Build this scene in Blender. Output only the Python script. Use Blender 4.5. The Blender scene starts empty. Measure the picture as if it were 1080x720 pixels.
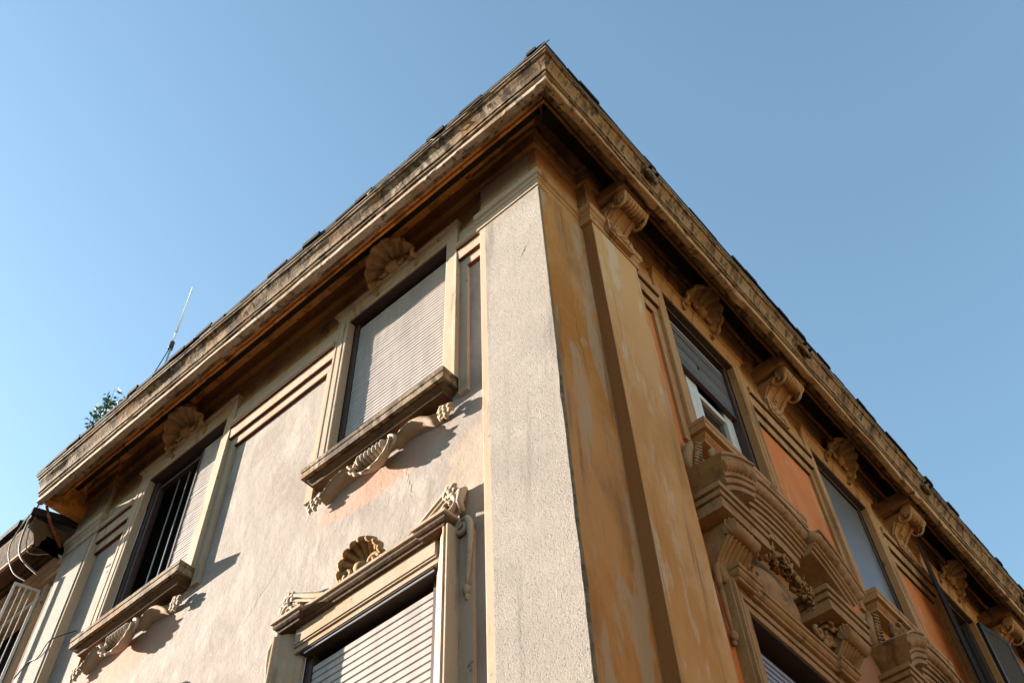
import bpy, bmesh, math, random
from math import sin, cos, pi, radians
from mathutils import Vector, Matrix, noise
random.seed(7)
S = bpy.context.scene
COL = S.collection

# ------------------------------------------------------------------ helpers
def hsh(*a):
    return noise.noise(Vector((a + (0.37, 0.11, 0.7))[:3]) * 1.0)

class MB:
    """mesh builder in facade coordinates (u along the wall, o outwards, z up)"""
    def __init__(s): s.v = []; s.f = []; s.sm = []
    def quad(s, a, b, c, d):
        n = len(s.v); s.v += [a, b, c, d]; s.f.append((n, n+1, n+2, n+3)); s.sm.append(False)
    def box(s, u0, u1, o0, o1, z0, z1):
        n = len(s.v)
        s.v += [(u0,o0,z0),(u1,o0,z0),(u1,o1,z0),(u0,o1,z0),(u0,o0,z1),(u1,o0,z1),(u1,o1,z1),(u0,o1,z1)]
        for f in ((0,1,2,3),(4,5,6,7),(0,1,5,4),(1,2,6,5),(2,3,7,6),(3,0,4,7)):
            s.f.append(tuple(n+i for i in f)); s.sm.append(False)
    def grid(s, rows, smooth=True, closed=False, cap=False):
        n = len(s.v); R = len(rows); C = len(rows[0])
        for r in rows: s.v += list(r)
        for i in range(R-1):
            for j in range(C if closed else C-1):
                k = (j+1) % C
                s.f.append((n+i*C+j, n+i*C+k, n+(i+1)*C+k, n+(i+1)*C+j)); s.sm.append(smooth)
        if cap:
            s.f.append(tuple(n+j for j in range(C))); s.sm.append(False)
            s.f.append(tuple(n+(R-1)*C+j for j in range(C))); s.sm.append(False)
    def ret(s, u0, u1, prof, left=True, right=True, seg=0.16, jit=0.0015, base=-0.02):
        """moulding with profile [(d,z)] low to high, projecting d; it returns to the wall at its ends"""
        d0 = prof[0][0]
        n = max(1, int((u1-u0)/seg)); rows = []
        for (d, z) in prof:
            e = d - d0
            ul = u0 - (e if left else 0); ur = u1 + (e if right else 0)
            row = [(ul, base, z)]
            for i in range(n+1):
                t = i/n
                j = hsh(ul*3+t*n*1.7, z*9, d*7)*jit
                row.append((ul+(ur-ul)*t, d+j, z+j))
            row.append((ur, base, z)); rows.append(row)
        s.grid(rows, smooth=False)
        a, b = rows[0], rows[-1]
        for row in (a, b):
            m = len(s.v); s.v += row; s.f.append(tuple(range(m, m+len(row)))); s.sm.append(False)
    def frame(s, u0, u1, z0, z1, prof, seg=0.2, jit=0.0012):
        """architrave round three sides of an opening; prof [(t,d)] from opening outwards"""
        path = []
        nz = max(2, int((z1-z0)/seg)); nu = max(2, int((u1-u0)/seg))
        for i in range(nz): path.append(('L', i/nz))
        for i in range(nu): path.append(('T', i/nu))
        for i in range(nz+1): path.append(('R', i/nz))
        rows = []
        for (side, t) in path:
            row = []
            for (w, d) in prof:
                if side == 'L': p = (u0-w, d, z0+(z1+w-z0)*t)
                elif side == 'T': p = (u0-w+(u1-u0+2*w)*t, d, z1+w)
                else: p = (u1+w, d, z1+w-(z1+w-z0)*t)
                j = hsh(p[0]*4, p[2]*4, w*20)*jit
                row.append((p[0], p[1]+j, p[2]))
            rows.append(row)
        s.grid(rows, smooth=False)
    def tube(s, pts, rad, n=8, flat=1.0, caps=True, up=(0,1,0)):
        pts = [Vector(p) for p in pts]; rows = []
        if not hasattr(rad, '__len__'): rad = [rad]*len(pts)
        U = Vector(up)
        for i, p in enumerate(pts):
            t = (pts[min(i+1, len(pts)-1)] - pts[max(i-1, 0)])
            if t.length < 1e-9: t = Vector((1,0,0))
            t.normalize()
            a = t.cross(U)
            if a.length < 1e-4: a = t.cross(Vector((0.3,0.2,1)))
            a.normalize(); b = a.cross(t).normalized()
            rows.append([tuple(p + a*cos(2*pi*k/n)*rad[i] + b*sin(2*pi*k/n)*rad[i]*flat) for k in range(n)])
        s.grid(rows, True, True, caps)
    def blob(s, c, r, n=8, sx=1, so=1, sz=1, lump=0.0, seed=0):
        rows = []
        for i in range(n+1):
            th = pi*i/n; row = []
            for k in range(2*n):
                ph = 2*pi*k/(2*n)
                d = Vector((sin(th)*cos(ph), sin(th)*sin(ph), cos(th)))
                q = r*(1+lump*noise.noise(d*2.3+Vector((seed, c[0]*3, c[2]*3))))
                row.append((c[0]+d.x*q*sx, c[1]+d.y*q*so, c[2]+d.z*q*sz))
            rows.append(row)
        s.grid(rows, True, True)
    def build(s, name, mat, F, parent=None, off=(0,0,0), bevel=0.0, solid=0.0):
        me = bpy.data.meshes.new(name)
        me.from_pydata([F(Vector((p[0]+off[0], p[1]+off[1], p[2]+off[2]))) for p in s.v], [], s.f)
        for p, k in zip(me.polygons, s.sm): p.use_smooth = k
        bm = bmesh.new(); bm.from_mesh(me)
        bmesh.ops.remove_doubles(bm, verts=bm.verts, dist=1e-5)
        bmesh.ops.recalc_face_normals(bm, faces=bm.faces)
        bm.to_mesh(me); bm.free()
        me.materials.append(mat)
        o = bpy.data.objects.new(name, me); COL.objects.link(o)
        if parent: o.parent = parent
        if solid:
            m = o.modifiers.new('thick', 'SOLIDIFY'); m.thickness = solid; m.offset = 0
        if bevel:
            m = o.modifiers.new('bev', 'BEVEL'); m.width = bevel; m.segments = 2; m.limit_method = 'ANGLE'; m.angle_limit = radians(35)
        return o

def FA(p): return (p[0], -p[1], p[2])             # facade facing -y, wall face at y=+0.10 -> o=-0.10
def FB(p): return (p[1], p[0], p[2])              # facade facing +x, wall face at x=0
def FW(p): return (p[0], p[1], p[2])
def base(F, b):                                    # facade coordinates relative to the wall face
    return lambda p: F(Vector((p[0], p[1]+b, p[2])))

def thing(name, label, cat, loc=(0,0,0), group=None):
    o = bpy.data.objects.new(name, None); COL.objects.link(o); o.location = loc
    o.empty_display_size = 0.3
    o['label'] = label; o['category'] = cat
    if group: o['group'] = group
    return o
def tag(o, label, cat, group=None):
    o['label'] = label; o['category'] = cat
    if group: o['group'] = group
    return o

# ------------------------------------------------------------------ materials
def lnk(nt, a, b): nt.links.new(a, b)
def newmat(name):
    m = bpy.data.materials.new(name); m.use_nodes = True
    nt = m.node_tree; nt.nodes.clear()
    out = nt.nodes.new('ShaderNodeOutputMaterial'); b = nt.nodes.new('ShaderNodeBsdfPrincipled')
    lnk(nt, b.outputs[0], out.inputs[0]); return m, nt, b
def noi(nt, pos, scale, detail=5, rough=0.6, stretch=(1,1,1), dist=0.0, off=(0,0,0)):
    mp = nt.nodes.new('ShaderNodeMapping'); mp.inputs['Scale'].default_value = stretch; mp.inputs['Location'].default_value = off
    lnk(nt, pos, mp.inputs[0])
    n = nt.nodes.new('ShaderNodeTexNoise'); n.inputs['Scale'].default_value = scale
    n.inputs['Detail'].default_value = detail; n.inputs['Roughness'].default_value = rough; n.inputs['Distortion'].default_value = dist
    lnk(nt, mp.outputs[0], n.inputs['Vector']); return n.outputs['Fac']
def ramp(nt, fac, a, b):
    r = nt.nodes.new('ShaderNodeMapRange'); r.inputs[1].default_value = a; r.inputs[2].default_value = b
    r.clamp = True; r.interpolation_type = 'SMOOTHSTEP'
    lnk(nt, fac, r.inputs[0]); return r.outputs[0]
def mixc(nt, fac, a, b, mode='MIX'):
    m = nt.nodes.new('ShaderNodeMix'); m.data_type = 'RGBA'; m.blend_type = mode
    if hasattr(fac, 'links') or hasattr(fac, 'is_linked'): lnk(nt, fac, m.inputs[0])
    else: m.inputs[0].default_value = fac
    for s_, i in ((a, 6), (b, 7)):
        if isinstance(s_, tuple): m.inputs[i].default_value = s_ + (1,) if len(s_) == 3 else s_
        else: lnk(nt, s_, m.inputs[i])
    return m.outputs[2]
def mul(nt, a, b):
    m = nt.nodes.new('ShaderNodeMath'); m.operation = 'MULTIPLY'
    for s_, i in ((a, 0), (b, 1)):
        if isinstance(s_, (int, float)): m.inputs[i].default_value = s_
        else: lnk(nt, s_, m.inputs[i])
    return m.outputs[0]
def add(nt, a, b):
    m = nt.nodes.new('ShaderNodeMath'); m.operation = 'ADD'
    for s_, i in ((a, 0), (b, 1)):
        if isinstance(s_, (int, float)): m.inputs[i].default_value = s_
        else: lnk(nt, s_, m.inputs[i])
    return m.outputs[0]

def weathered(name, main, layers, grain=(60, 0.15), bump=((25, .004), (120, .002)), rough=0.9, pits=None, bumpstr=1.0, alb=(.57,1.15), stains=()):
    """main colour, then layers (colour, scale, stretch, lo, hi, strength, offset)"""
    K, SA = alb
    def adj(q):
        l = .3*q[0]+.55*q[1]+.15*q[2]
        return tuple(max(.004, (l+(x-l)*SA)*K) for x in q)
    main = adj(main); layers = [(adj(L[0]),)+tuple(L[1:]) for L in layers]
    m, nt, b = newmat(name)
    g = nt.nodes.new('ShaderNodeNewGeometry'); pos = g.outputs['Position']
    c = main
    for i, (colr, sc, st, lo, hi, k, of) in enumerate(layers):
        f = mul(nt, ramp(nt, noi(nt, pos, sc, 7, .65, st, .25, (of, of*1.7, of*.6)), lo, hi), k)
        c = mixc(nt, f, c, colr)
    for (cx, cz, rx, rz, colr, k) in stains:
        mp = nt.nodes.new('ShaderNodeMapping'); mp.vector_type = 'POINT'
        mp.inputs['Location'].default_value = (-cx/rx, 0, -cz/rz); mp.inputs['Scale'].default_value = (1/rx, 0, 1/rz); lnk(nt, pos, mp.inputs[0])
        ln = nt.nodes.new('ShaderNodeVectorMath'); ln.operation = 'LENGTH'; lnk(nt, mp.outputs[0], ln.inputs[0])
        dd = add(nt, ln.outputs['Value'], mul(nt, noi(nt, pos, 5, 5, .6), 1.1))
        c = mixc(nt, mul(nt, ramp(nt, dd, 1.50, 1.28), k), c, adj(colr))
    gr = ramp(nt, noi(nt, pos, grain[0], 3, .7), .3, .7)
    c = mixc(nt, mul(nt, gr, grain[1]), c, tuple(x*.35 for x in main))
    h = None
    for sc, am in bump:
        t = mul(nt, noi(nt, pos, sc, 4, .6), am); h = t if h is None else add(nt, h, t)
    if pits:
        sc, am, lo, hi, dark = pits
        pt = ramp(nt, noi(nt, pos, sc, 2, .5), hi, lo)     # 1 in the pits
        h = add(nt, h, mul(nt, pt, -am)); c = mixc(nt, mul(nt, pt, dark), c, tuple(x*.3 for x in main))
    bp = nt.nodes.new('ShaderNodeBump'); bp.inputs['Strength'].default_value = bumpstr; bp.inputs['Distance'].default_value = 1.0
    lnk(nt, h, bp.inputs['Height']); lnk(nt, bp.outputs[0], b.inputs['Normal'])
    if isinstance(c, tuple): b.inputs['Base Color'].default_value = c + (1,)
    else: lnk(nt, c, b.inputs['Base Color'])
    b.inputs['Roughness'].default_value = rough
    b.inputs['Specular IOR Level'].default_value = 0.25
    return m
def plain(name, col, rough=.6, metal=0.0, noise_amt=.25, spec=.4, bump=.0005, nscale=12, stretch=(1,1,1)):
    m, nt, b = newmat(name)
    g = nt.nodes.new('ShaderNodeNewGeometry')
    n = noi(nt, g.outputs['Position'], nscale, 6, .6, stretch)
    c = mixc(nt, mul(nt, ramp(nt, n, .35, .7), noise_amt), col, tuple(x*.4 for x in col))
    lnk(nt, c, b.inputs['Base Color']); b.inputs['Roughness'].default_value = rough
    b.inputs['Metallic'].default_value = metal; b.inputs['Specular IOR Level'].default_value = spec
    bp = nt.nodes.new('ShaderNodeBump'); bp.inputs['Distance'].default_value = 1
    lnk(nt, mul(nt, n, bump), bp.inputs['Height']); lnk(nt, bp.outputs[0], b.inputs['Normal'])
    return m

V3 = (1,1,1); ST = (1.6,1.6,.22)
M = {}
M['rough_stucco'] = weathered('rough_stucco', (.49,.43,.375), [((.38,.335,.29),1.1,V3,.45,.68,.7,0), ((.60,.54,.47),4,V3,.5,.72,.5,3), ((.27,.235,.20),2.2,(2.4,2.4,.14),.54,.68,.75,9), ((.24,.20,.17),7,(1,1,.6),.62,.74,.5,19)],
    grain=(90,.28), bump=((18,.003),(95,.005),(190,.003)), pits=(85,.003,.27,.40,.55))
M['wall_stucco'] = weathered('wall_stucco', (.43,.37,.325), [((.58,.50,.44),2.6,(1.5,1.5,.6),.48,.64,.7,2), ((.31,.25,.21),1.3,V3,.5,.66,.6,5), ((.56,.38,.28),.9,V3,.60,.74,.45,11), ((.33,.285,.25),9,(1,1,.5),.55,.72,.45,1), ((.28,.23,.19),4,(2.2,2.2,.18),.60,.72,.5,31), ((.66,.61,.55),16,V3,.62,.70,.5,41)],
    grain=(80,.14), bump=((9,.006),(40,.0028),(140,.0016)),
    stains=[(-1.85,7.50,.85,.22,(.62,.36,.25),.55),(-5.09,7.48,.90,.26,(.64,.34,.23),.6),(-.95,6.9,.25,.5,(.66,.50,.36),.4)])
M['cream_stone'] = weathered('cream_stone', (.60,.465,.35), [((.50,.31,.16),1.5,ST,.48,.7,.65,4), ((.66,.58,.46),6,V3,.5,.75,.4,8), ((.24,.155,.085),3.5,ST,.57,.70,.6,14), ((.07,.05,.035),10,V3,.62,.71,.6,33)],
    grain=(70,.16), bump=((22,.002),(110,.0016)))
M['ochre_stone'] = weathered('ochre_stone', (.58,.34,.175), [((.46,.21,.07),1.6,ST,.46,.7,.6,4), ((.66,.45,.25),5,V3,.5,.75,.5,8), ((.15,.08,.04),3.2,ST,.53,.66,.7,14), ((.05,.03,.018),9,V3,.60,.70,.7,33)],
    grain=(70,.22), bump=((22,.003),(110,.002)))
M['ochre_plaster'] = weathered('ochre_plaster', (.62,.335,.145), [((.50,.22,.055),.9,(1,1,.45),.42,.58,.9,1), ((.25,.18,.11),1.5,(1.2,1.2,.35),.50,.68,.8,6), ((.52,.42,.30),2.0,(1.6,1.6,.4),.52,.59,.7,12), ((.20,.12,.06),3.0,(2.2,2.2,.16),.56,.66,.6,44), ((.62,.47,.25),14,(1.4,1.4,.5),.55,.72,.3,3)],
    grain=(60,.1), bump=((8,.004),(35,.0016),(150,.0006)))
M['pale_ochre_plaster'] = weathered('pale_ochre_plaster', (.72,.44,.215), [((.58,.27,.075),1.2,(1,1,.4),.5,.72,.7,21), ((.74,.60,.45),2.2,(2.2,2.2,.45),.54,.60,.7,26), ((.27,.16,.08),3.0,(2.4,2.4,.14),.54,.66,.65,36), ((.52,.26,.08),1.4,(1,1,.5),.50,.60,.5,56), ((.60,.36,.17),3.1,(1.4,1.4,.5),.58,.75,.5,13)],
    grain=(60,.08), bump=((8,.004),(35,.0016),(150,.0006)))
M['ochre_stone_dark'] = weathered('ochre_stone_dark', (.54,.335,.175), [((.36,.18,.065),1.9,ST,.46,.66,.7,4), ((.62,.46,.27),7,V3,.54,.72,.6,8), ((.10,.06,.03),3.4,V3,.52,.68,.75,14)],
    grain=(70,.3), bump=((22,.004),(110,.002)), alb=(.52,1.15))  # dirtier on pediments; shade put into the colour on shells and sunny frieze
M['orange_plaster'] = weathered('orange_plaster', (.72,.25,.095), [((.78,.36,.17),2.2,(1.6,1.6,.5),.48,.62,.5,1), ((.46,.12,.04),1.4,V3,.52,.68,.6,7), ((.62,.48,.34),3,(2,2,.5),.60,.68,.6,17)],
    grain=(60,.08), bump=((8,.004),(40,.0015),(150,.0006)))
M['red_plaster'] = weathered('red_plaster', (.30,.10,.065), [((.16,.06,.04),2,ST,.5,.7,.6,1), ((.42,.24,.16),5,V3,.6,.75,.4,7)], grain=(60,.15))
M['cornice_stone'] = weathered('cornice_stone', (.37,.275,.185), [((.36,.19,.08),1.4,(1,1,1),.48,.60,.8,2), ((.60,.52,.42),4,V3,.52,.66,.6,9), ((.11,.07,.045),2.6,(2,2,.5),.49,.60,.85,5), ((.03,.022,.017),8,(1.6,1.6,.6),.51,.61,.85,15)],
    grain=(60,.3), bump=((14,.006),(60,.004),(150,.002)))
M['cornice_ochre'] = weathered('cornice_ochre', (.44,.27,.135), [((.42,.22,.08),1.4,(1,1,1),.5,.64,.75,2), ((.64,.52,.36),4,V3,.52,.7,.5,9), ((.12,.07,.04),2.4,(2,2,.5),.49,.60,.85,5), ((.03,.022,.017),8,(1.6,1.6,.6),.51,.61,.85,15)],
    grain=(60,.3), bump=((14,.006),(60,.004),(150,.002)))
M['corona_stone'] = weathered('corona_stone', (.60,.48,.37), [((.34,.20,.10),1.7,V3,.50,.62,.7,2), ((.10,.07,.05),3.4,(2,2,1),.56,.64,.85,7), ((.03,.025,.02),9,V3,.58,.66,.8,15)], grain=(60,.3), bump=((14,.006),(60,.004)))
M['cornice_ochre_light'] = weathered('cornice_ochre_light', (.60,.40,.22), [((.36,.20,.08),1.7,V3,.50,.62,.7,2), ((.10,.065,.04),3.4,(2,2,1),.55,.63,.85,7), ((.03,.025,.02),9,V3,.57,.65,.8,15)], grain=(60,.3), bump=((14,.006),(60,.004)))
M['lit_brown_soffit'] = weathered('lit_brown_soffit', (.62,.29,.11), [((.72,.40,.18),2.3,V3,.5,.62,.6,2), ((.22,.10,.045),1.9,V3,.48,.58,.75,9), ((.05,.03,.02),7,V3,.56,.66,.8,5), ((.7,.5,.3),12,V3,.64,.70,.5,25)],
    grain=(60,.3), bump=((14,.006),(60,.004)), alb=(.95,1.2))  # lighter copy for the sunny side, bounced light put into the colour
M['stained_shaded_soffit'] = weathered('stained_shaded_soffit', (.33,.16,.065), [((.46,.22,.08),1.3,V3,.5,.68,.7,2), ((.09,.045,.022),1.9,V3,.48,.66,.8,9), ((.05,.032,.02),6,V3,.6,.74,.7,5), ((.50,.36,.22),10,V3,.70,.78,.5,25)],
    grain=(60,.3), bump=((14,.006),(60,.004)), alb=(.85,1.2))  # stained, darker copy with the shade under the eaves in its colour
M['dirt_and_shade'] = weathered('dirt_and_shade', (.15,.085,.045), [((.06,.036,.022),3,V3,.45,.65,.8,2), ((.30,.19,.10),7,(2,2,1),.58,.72,.7,9)], bump=((20,.004),(60,.003)))  # dirt brown, with the shade of undersides put into the colour
M['underside_shade'] = weathered('underside_shade', (.20,.07,.04), [((.08,.035,.022),5,V3,.45,.65,.8,2)], bump=((40,.002),))  # dark red-brown that paints in the shade under the bands
M['exposed_arris'] = weathered('worn_arris', (.34,.25,.175), [((.12,.09,.065),16,V3,.45,.65,.8,2), ((.50,.33,.2),8,V3,.5,.7,.6,9)], bump=((20,.02),(60,.01)))
M['shaded_plaster'] = weathered('shaded_plaster', (.42,.185,.075), [((.28,.10,.04),1.5,ST,.45,.7,.6,2), ((.46,.30,.18),2.4,(1.5,1.5,.8),.6,.7,.7,9)], bump=((14,.004),(60,.002)))
M['shutter_cream'] = plain('shutter_cream', (.34,.295,.265), .45, 0, .35, .5, .0003, 5, (2,2,.35))
M['shutter_grey'] = plain('shutter_grey', (.19,.18,.175), .5, 0, .25, .5, .0003, 12, (1,1,4))
M['grey_panel'] = plain('grey_panel', (.10,.098,.10), .34, 0, .2, .6, .0002, 3)
M['shutter_blue_grey'] = plain('shutter_blue_grey', (.15,.145,.17), .4, 0, .3, .5, .0003, 12)
M['dark_frame'] = plain('dark_frame', (.05,.028,.022), .6, 0, .4)
M['rail_metal'] = plain('rail_metal', (.45,.43,.42), .35, .6, .2)
M['drip_edge'] = plain('drip_edge', (.30,.25,.19), .6, .2, .5)
M['white_paint'] = plain('white_paint', (.50,.48,.45), .4, 0, .15)
M['dark_wood'] = plain('dark_wood', (.022,.018,.016), .55, 0, .4, .3, .001, 30)
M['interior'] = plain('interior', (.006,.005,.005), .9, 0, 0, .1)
M['tile'] = weathered('roof_tile', (.035,.026,.022), [((.09,.06,.045),6,V3,.58,.75,.5,2)], bump=((30,.005),))
M['cable'] = plain('cable_sheath', (.17,.14,.11), .6, 0, .3)
M['cable_black'] = plain('cable_black', (.03,.03,.035), .6)
M['fibreglass'] = plain('fibreglass', (.80,.80,.80), .35, 0, .05)
M['paving'] = weathered('paving', (.17,.14,.11), [((.15,.12,.10),1,V3,.4,.7,.6,2)], bump=((20,.004),))
def glassmat():
    m, nt, b = newmat('window_glass')
    b.inputs['Base Color'].default_value = (.012,.014,.014,1); b.inputs['Roughness'].default_value = .04
    b.inputs['Specular IOR Level'].default_value = .6
    return m
M['glass'] = glassmat()
def leafmat():
    m, nt, b = newmat('leaf')
    g = nt.nodes.new('ShaderNodeNewGeometry')
    c = mixc(nt, g.outputs['Random Per Island'], (.05,.10,.02), (.14,.20,.06))
    lnk(nt, c, b.inputs['Base Color']); b.inputs['Roughness'].default_value = .6
    return m
M['leaf'] = leafmat()

# ------------------------------------------------------------------ dimensions
WA = -0.10                                   # wall face of the sunny side (o)
BA = base(FA, WA); BB = base(FB, 0.0)
AW = [-1.85, -5.09]; AHW = 0.675             # sunny side windows
BW = [2.53, 5.40, 8.28, 11.16]; BHW = 0.65   # shaded side windows
BC = [1.00, 3.90, 6.77, 9.66]                # console centres
ZT, ZS = 10.22, 8.00                         # top of opening, top of sill
XL = -7.17; YF = 12.8
LOW_T = 6.17; LOW_B = 3.6

bld = thing('corner_building', 'tall weathered corner building with cream and ochre stucco, heavy cornice and shell ornaments', 'building')

# ---- plain walls with openings
def wall(name, mat, u0, u1, z0, z1, holes, F, parent):
    us = sorted({u0, u1} | {h for r in holes for h in r[:2] if u0 < h < u1}); zs = sorted({z0, z1} | {h for r in holes for h in r[2:] if z0 < h < z1})
    b = MB()
    for i in range(len(us)-1):
        for j in range(len(zs)-1):
            cu, cz = (us[i]+us[i+1])/2, (zs[j]+zs[j+1])/2
            if any(r[0] < cu < r[1] and r[2] < cz < r[3] for r in holes): continue
            b.quad((us[i],0,zs[j]),(us[i+1],0,zs[j]),(us[i+1],0,zs[j+1]),(us[i],0,zs[j+1]))
    return b.build(name, mat, F, parent)
HA = [(w-AHW, w+AHW, ZS-.02, ZT) for w in AW] + [(w-.645, w+.645, LOW_B, LOW_T) for w in AW]
HB = [(w-BHW, w+BHW, ZS-.02, ZT) for w in BW] + [(w-.645, w+.645, LOW_B, LOW_T) for w in BW]
wall('wall', M['wall_stucco'], XL, 0, 0, 10.72, HA, BA, bld)
# shaded wall: ochre below, orange panels are parts of their own
wall('wall', M['ochre_plaster'], 0, YF, 0, 10.72, HB, BB, bld)

# ---- corner pilaster (two visible faces), the second pilaster on the shaded side and its return
b = MB(); b.box(-.713, 0, -.12, 0, 0, 9.90); b.build('corner_pilaster', M['cream_stone'], FA, bld, bevel=.006)
b = MB()   # rough stucco panel with a broken right edge, laid on the sunny face
zs = [i*.045 for i in range(0, 220)]
rows = []
for z in zs:
    n1 = noise.noise(Vector((z*1.3, 4.2, 0))); n2 = noise.noise(Vector((z*7, 1.2, 3)))
    edge = -.0035
    if 4.5 < z < 7.35: edge = -.006 - .045*max(0, .25-abs(n1)+.15*n2)*(1 if 6.2 < z else .5) + .005*n2
    if z < 2: edge = -.02
    le = -.645 + .006*noise.noise(Vector((z*5, 9, 3)))
    rows.append([(le, 0, z), (le+.004, .007, z), (edge-.004, .007, z), (edge, 0, z)])
b.grid(rows, False); o = b.build('stucco_panel', M['rough_stucco'], FA, bld)
o['label'] = 'rough pebbly stucco face with a broken edge'
b = MB()   # ochre plaster skin of the shaded face of the corner pilaster
rows = []
for z in zs:
    n1 = noise.noise(Vector((z*1.6, 7.7, 0))); n2 = noise.noise(Vector((z*8, 5.2, 3)))
    edge = .003
    if 4.5 < z < 7.35: edge = .004 + .030*max(0, n1-.05) + .004*n2
    rows.append([(edge, 0, z), (edge+.003, .006, z), (.62, .006, z)])
b.grid(rows, False); b.build('plaster_face', M['ochre_plaster'], FB, bld)
b = MB(); 
rows = []
for i in range(150):
    z = 4.4 + i*.02
    rows.append([(-.06,-.004,z),(-.03,.003+.004*noise.noise(Vector((z*9,1,2))),z),(-.004,.004+.006*noise.noise(Vector((z*14,3,2))),z),(.004+.004*noise.noise(Vector((z*11,5,2))),-.004,z),(.005,-.03,z),(.003,-.06,z)])
b.grid(rows, True); b.build('worn_arris', M['exposed_arris'], FA, bld)
b = MB(); b.box(.624, 1.31, -.05, .12, 0, 9.90); b.build('pilaster', M['pale_ochre_plaster'], FB, bld, bevel=.006)
b = MB(); b.quad((.6215,.011,0),(.6215,.117,0),(.6215,.117,9.9),(.6215,.011,9.9)); b.build('pilaster_return', M['shaded_plaster'], FB, bld)  # return face of the second pilaster, its shade put into the brown
# ---- pilaster at the far end of the sunny side
b = MB(); b.box(XL, -6.545, -.12, 0, 0, 9.90); b.build('pilaster', M['cream_stone'], FA, bld, bevel=.006)
b = MB(); b.box(XL+.045, -6.60, 0, .010, 0, 9.86); b.build('stucco_panel', M['rough_stucco'], FA, bld)

# ---- capitals (two fascias and a fillet) and friezes
CAP = [(-.02,9.885),(.012,9.89),(.014,9.995),(.022,10.0),(.024,10.01),(.030,10.03),(.050,10.045),(.052,10.125),(.03,10.135),(.0,10.14)]
def capital(u0, u1, F, dz=0, mat='cream_stone', left=True, right=True):
    b = MB(); b.ret(u0, u1, [(d, z+dz) for d, z in CAP], left, right, base=-.13); return b.build('capital', M[mat], F, bld)
# wraps the corner as one mesh
def wrap(prof, xl, yr, name, mat, jit=.0015, seg=.12, closeA=True, closeB=True, topclose=False, chip=0.0):
    """sweeps [(dA,dB,z)] round the corner: from x=xl on the sunny side to y=yr on the shaded side"""
    nA = max(2, int(-xl/seg)); nB = max(2, int(yr/seg)); RA = []; RB = []
    for i in range(nA):
        row = []
        for (dA, dB, z) in prof:
            x = xl + (dB-xl)*i/nA; j = hsh(x*2.1, z*11, dA*13)*jit*2 - (chip*max(0, hsh(x*5.3, z*40, dA*3)-.36)*3 if i else 0)
            row.append((x, -dA+j, z+j))
        RA.append(row)
    corner = [(dB, -dA, z) for dA, dB, z in prof]
    RA.append(corner); RB.append(corner)
    for i in range(1, nB+1):
        row = []
        for (dA, dB, z) in prof:
            y = -dA + (yr+dA)*i/nB; j = hsh(y*2.1, z*11, dB*17+5)*jit*2 - chip*max(0, hsh(y*5.3, z*40, dB*3+9)-.36)*3
            row.append((dB+j, y, z+j))
        RB.append(row)
    mats = mat if isinstance(mat, tuple) else (mat, mat)
    res = []
    for rows, mm in ((RA, mats[0]), (RB, mats[1])):
        b = MB(); b.grid(rows, False)
        for row in (rows[0], rows[-1]):
            m = len(b.v); b.v += row; b.f.append(tuple(range(m, m+len(prof)))); b.sm.append(False)
        res.append(b.build(name, mm, FW, bld))
    return res
wrap([(d, d-.012 if d > 0 else d, z) for d, z in CAP] , -.713-.03, .625, 'capital', (M['cream_stone'], M['ochre_stone']))
capital(.624-.0, 1.31, lambda p: FB(Vector((p[0], p[1]+.12, p[2]))), 0, 'ochre_stone')
capital(XL, -6.545, FA)
# frieze blocks over the pilasters
b = MB(); b.box(-.70, -.001, -.12, -.004, 10.13, 10.66); b.build('frieze_block', M['cream_stone'], FA, bld, bevel=.004)
b = MB(); b.box(.002, .62, -.1, .006, 10.13, 10.66); b.build('frieze_block', M['ochre_stone'], FB, bld, bevel=.004)
b = MB(); b.box(.62, 1.30, -.1, .115, 10.13, 10.66); b.build('frieze_block', M['ochre_stone'], FB, bld, bevel=.004)
b = MB(); b.box(XL+.01, -6.555, -.12, -.004, 10.13, 10.66); b.build('frieze_block', M['cream_stone'], FA, bld, bevel=.004)
# frieze background
b = MB(); b.box(-6.56, -.69, -.12, -.055, ZT+.005, 10.68); b.build('frieze', M['ochre_stone_dark'], FA, bld)
b = MB(); b.box(1.29, YF, -.05, .045, ZT+.005, 10.68); b.build('frieze', M['ochre_stone'], FB, bld)

# ---- stepped bands of the entablature between the windows (b1,b2,b3 measured on both sides)
def bands(u0, u1, F, mat, l=True, r=True):
    g = .004
    b = MB(); b.ret(u0, u1, [(.0,9.60),(.034,9.61),(.035,9.735),(0,9.74)], False, False, base=-.01, jit=.001)
    b.ret(u0, u1, [(.0,9.737),(.068,9.742),(.070,9.83),(.074,9.895),(0,9.90)], False, False, base=-.01, jit=.001)
    b.ret(u0, u1, [(.0,9.897),(.075,9.90),(.092,9.925),(.100,9.93),(.102,9.985),(.085,10.0),(0,10.01)], False, False, base=-.01)
    b.box(u0, u1, -.01, .058, 10.005, ZT+.02)
    um = M['underside_shade'] if mat == 'cream_stone' else M['dirt_and_shade']
    par = b.build('architrave_band', M[mat], F, bld)
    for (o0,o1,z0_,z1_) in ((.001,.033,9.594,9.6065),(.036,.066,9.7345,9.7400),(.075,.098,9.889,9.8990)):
        q = MB(); q.box(u0+.002, u1-.002, o0, o1, z0_, z1_); q.build('band_shade_strip', um, F, par)  # thin dark strip painting in the shade line below each band
    return par
OW = .93; OWB = .90
bands(AW[0]+AHW+.160, -.713, BA, 'cream_stone')
bands(AW[1]+AHW+.160, AW[0]-AHW-.160, BA, 'cream_stone')
bands(-6.545, AW[1]-AHW-.160, BA, 'cream_stone')
bands(1.31, BW[0]-BHW-.16, BB, 'ochre_stone')
for i in range(3): bands(BW[i]+BHW+.16, BW[i+1]-BHW-.16, BB, 'ochre_stone')
bands(BW[3]+BHW+.16, YF, BB, 'ochre_stone')

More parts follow.
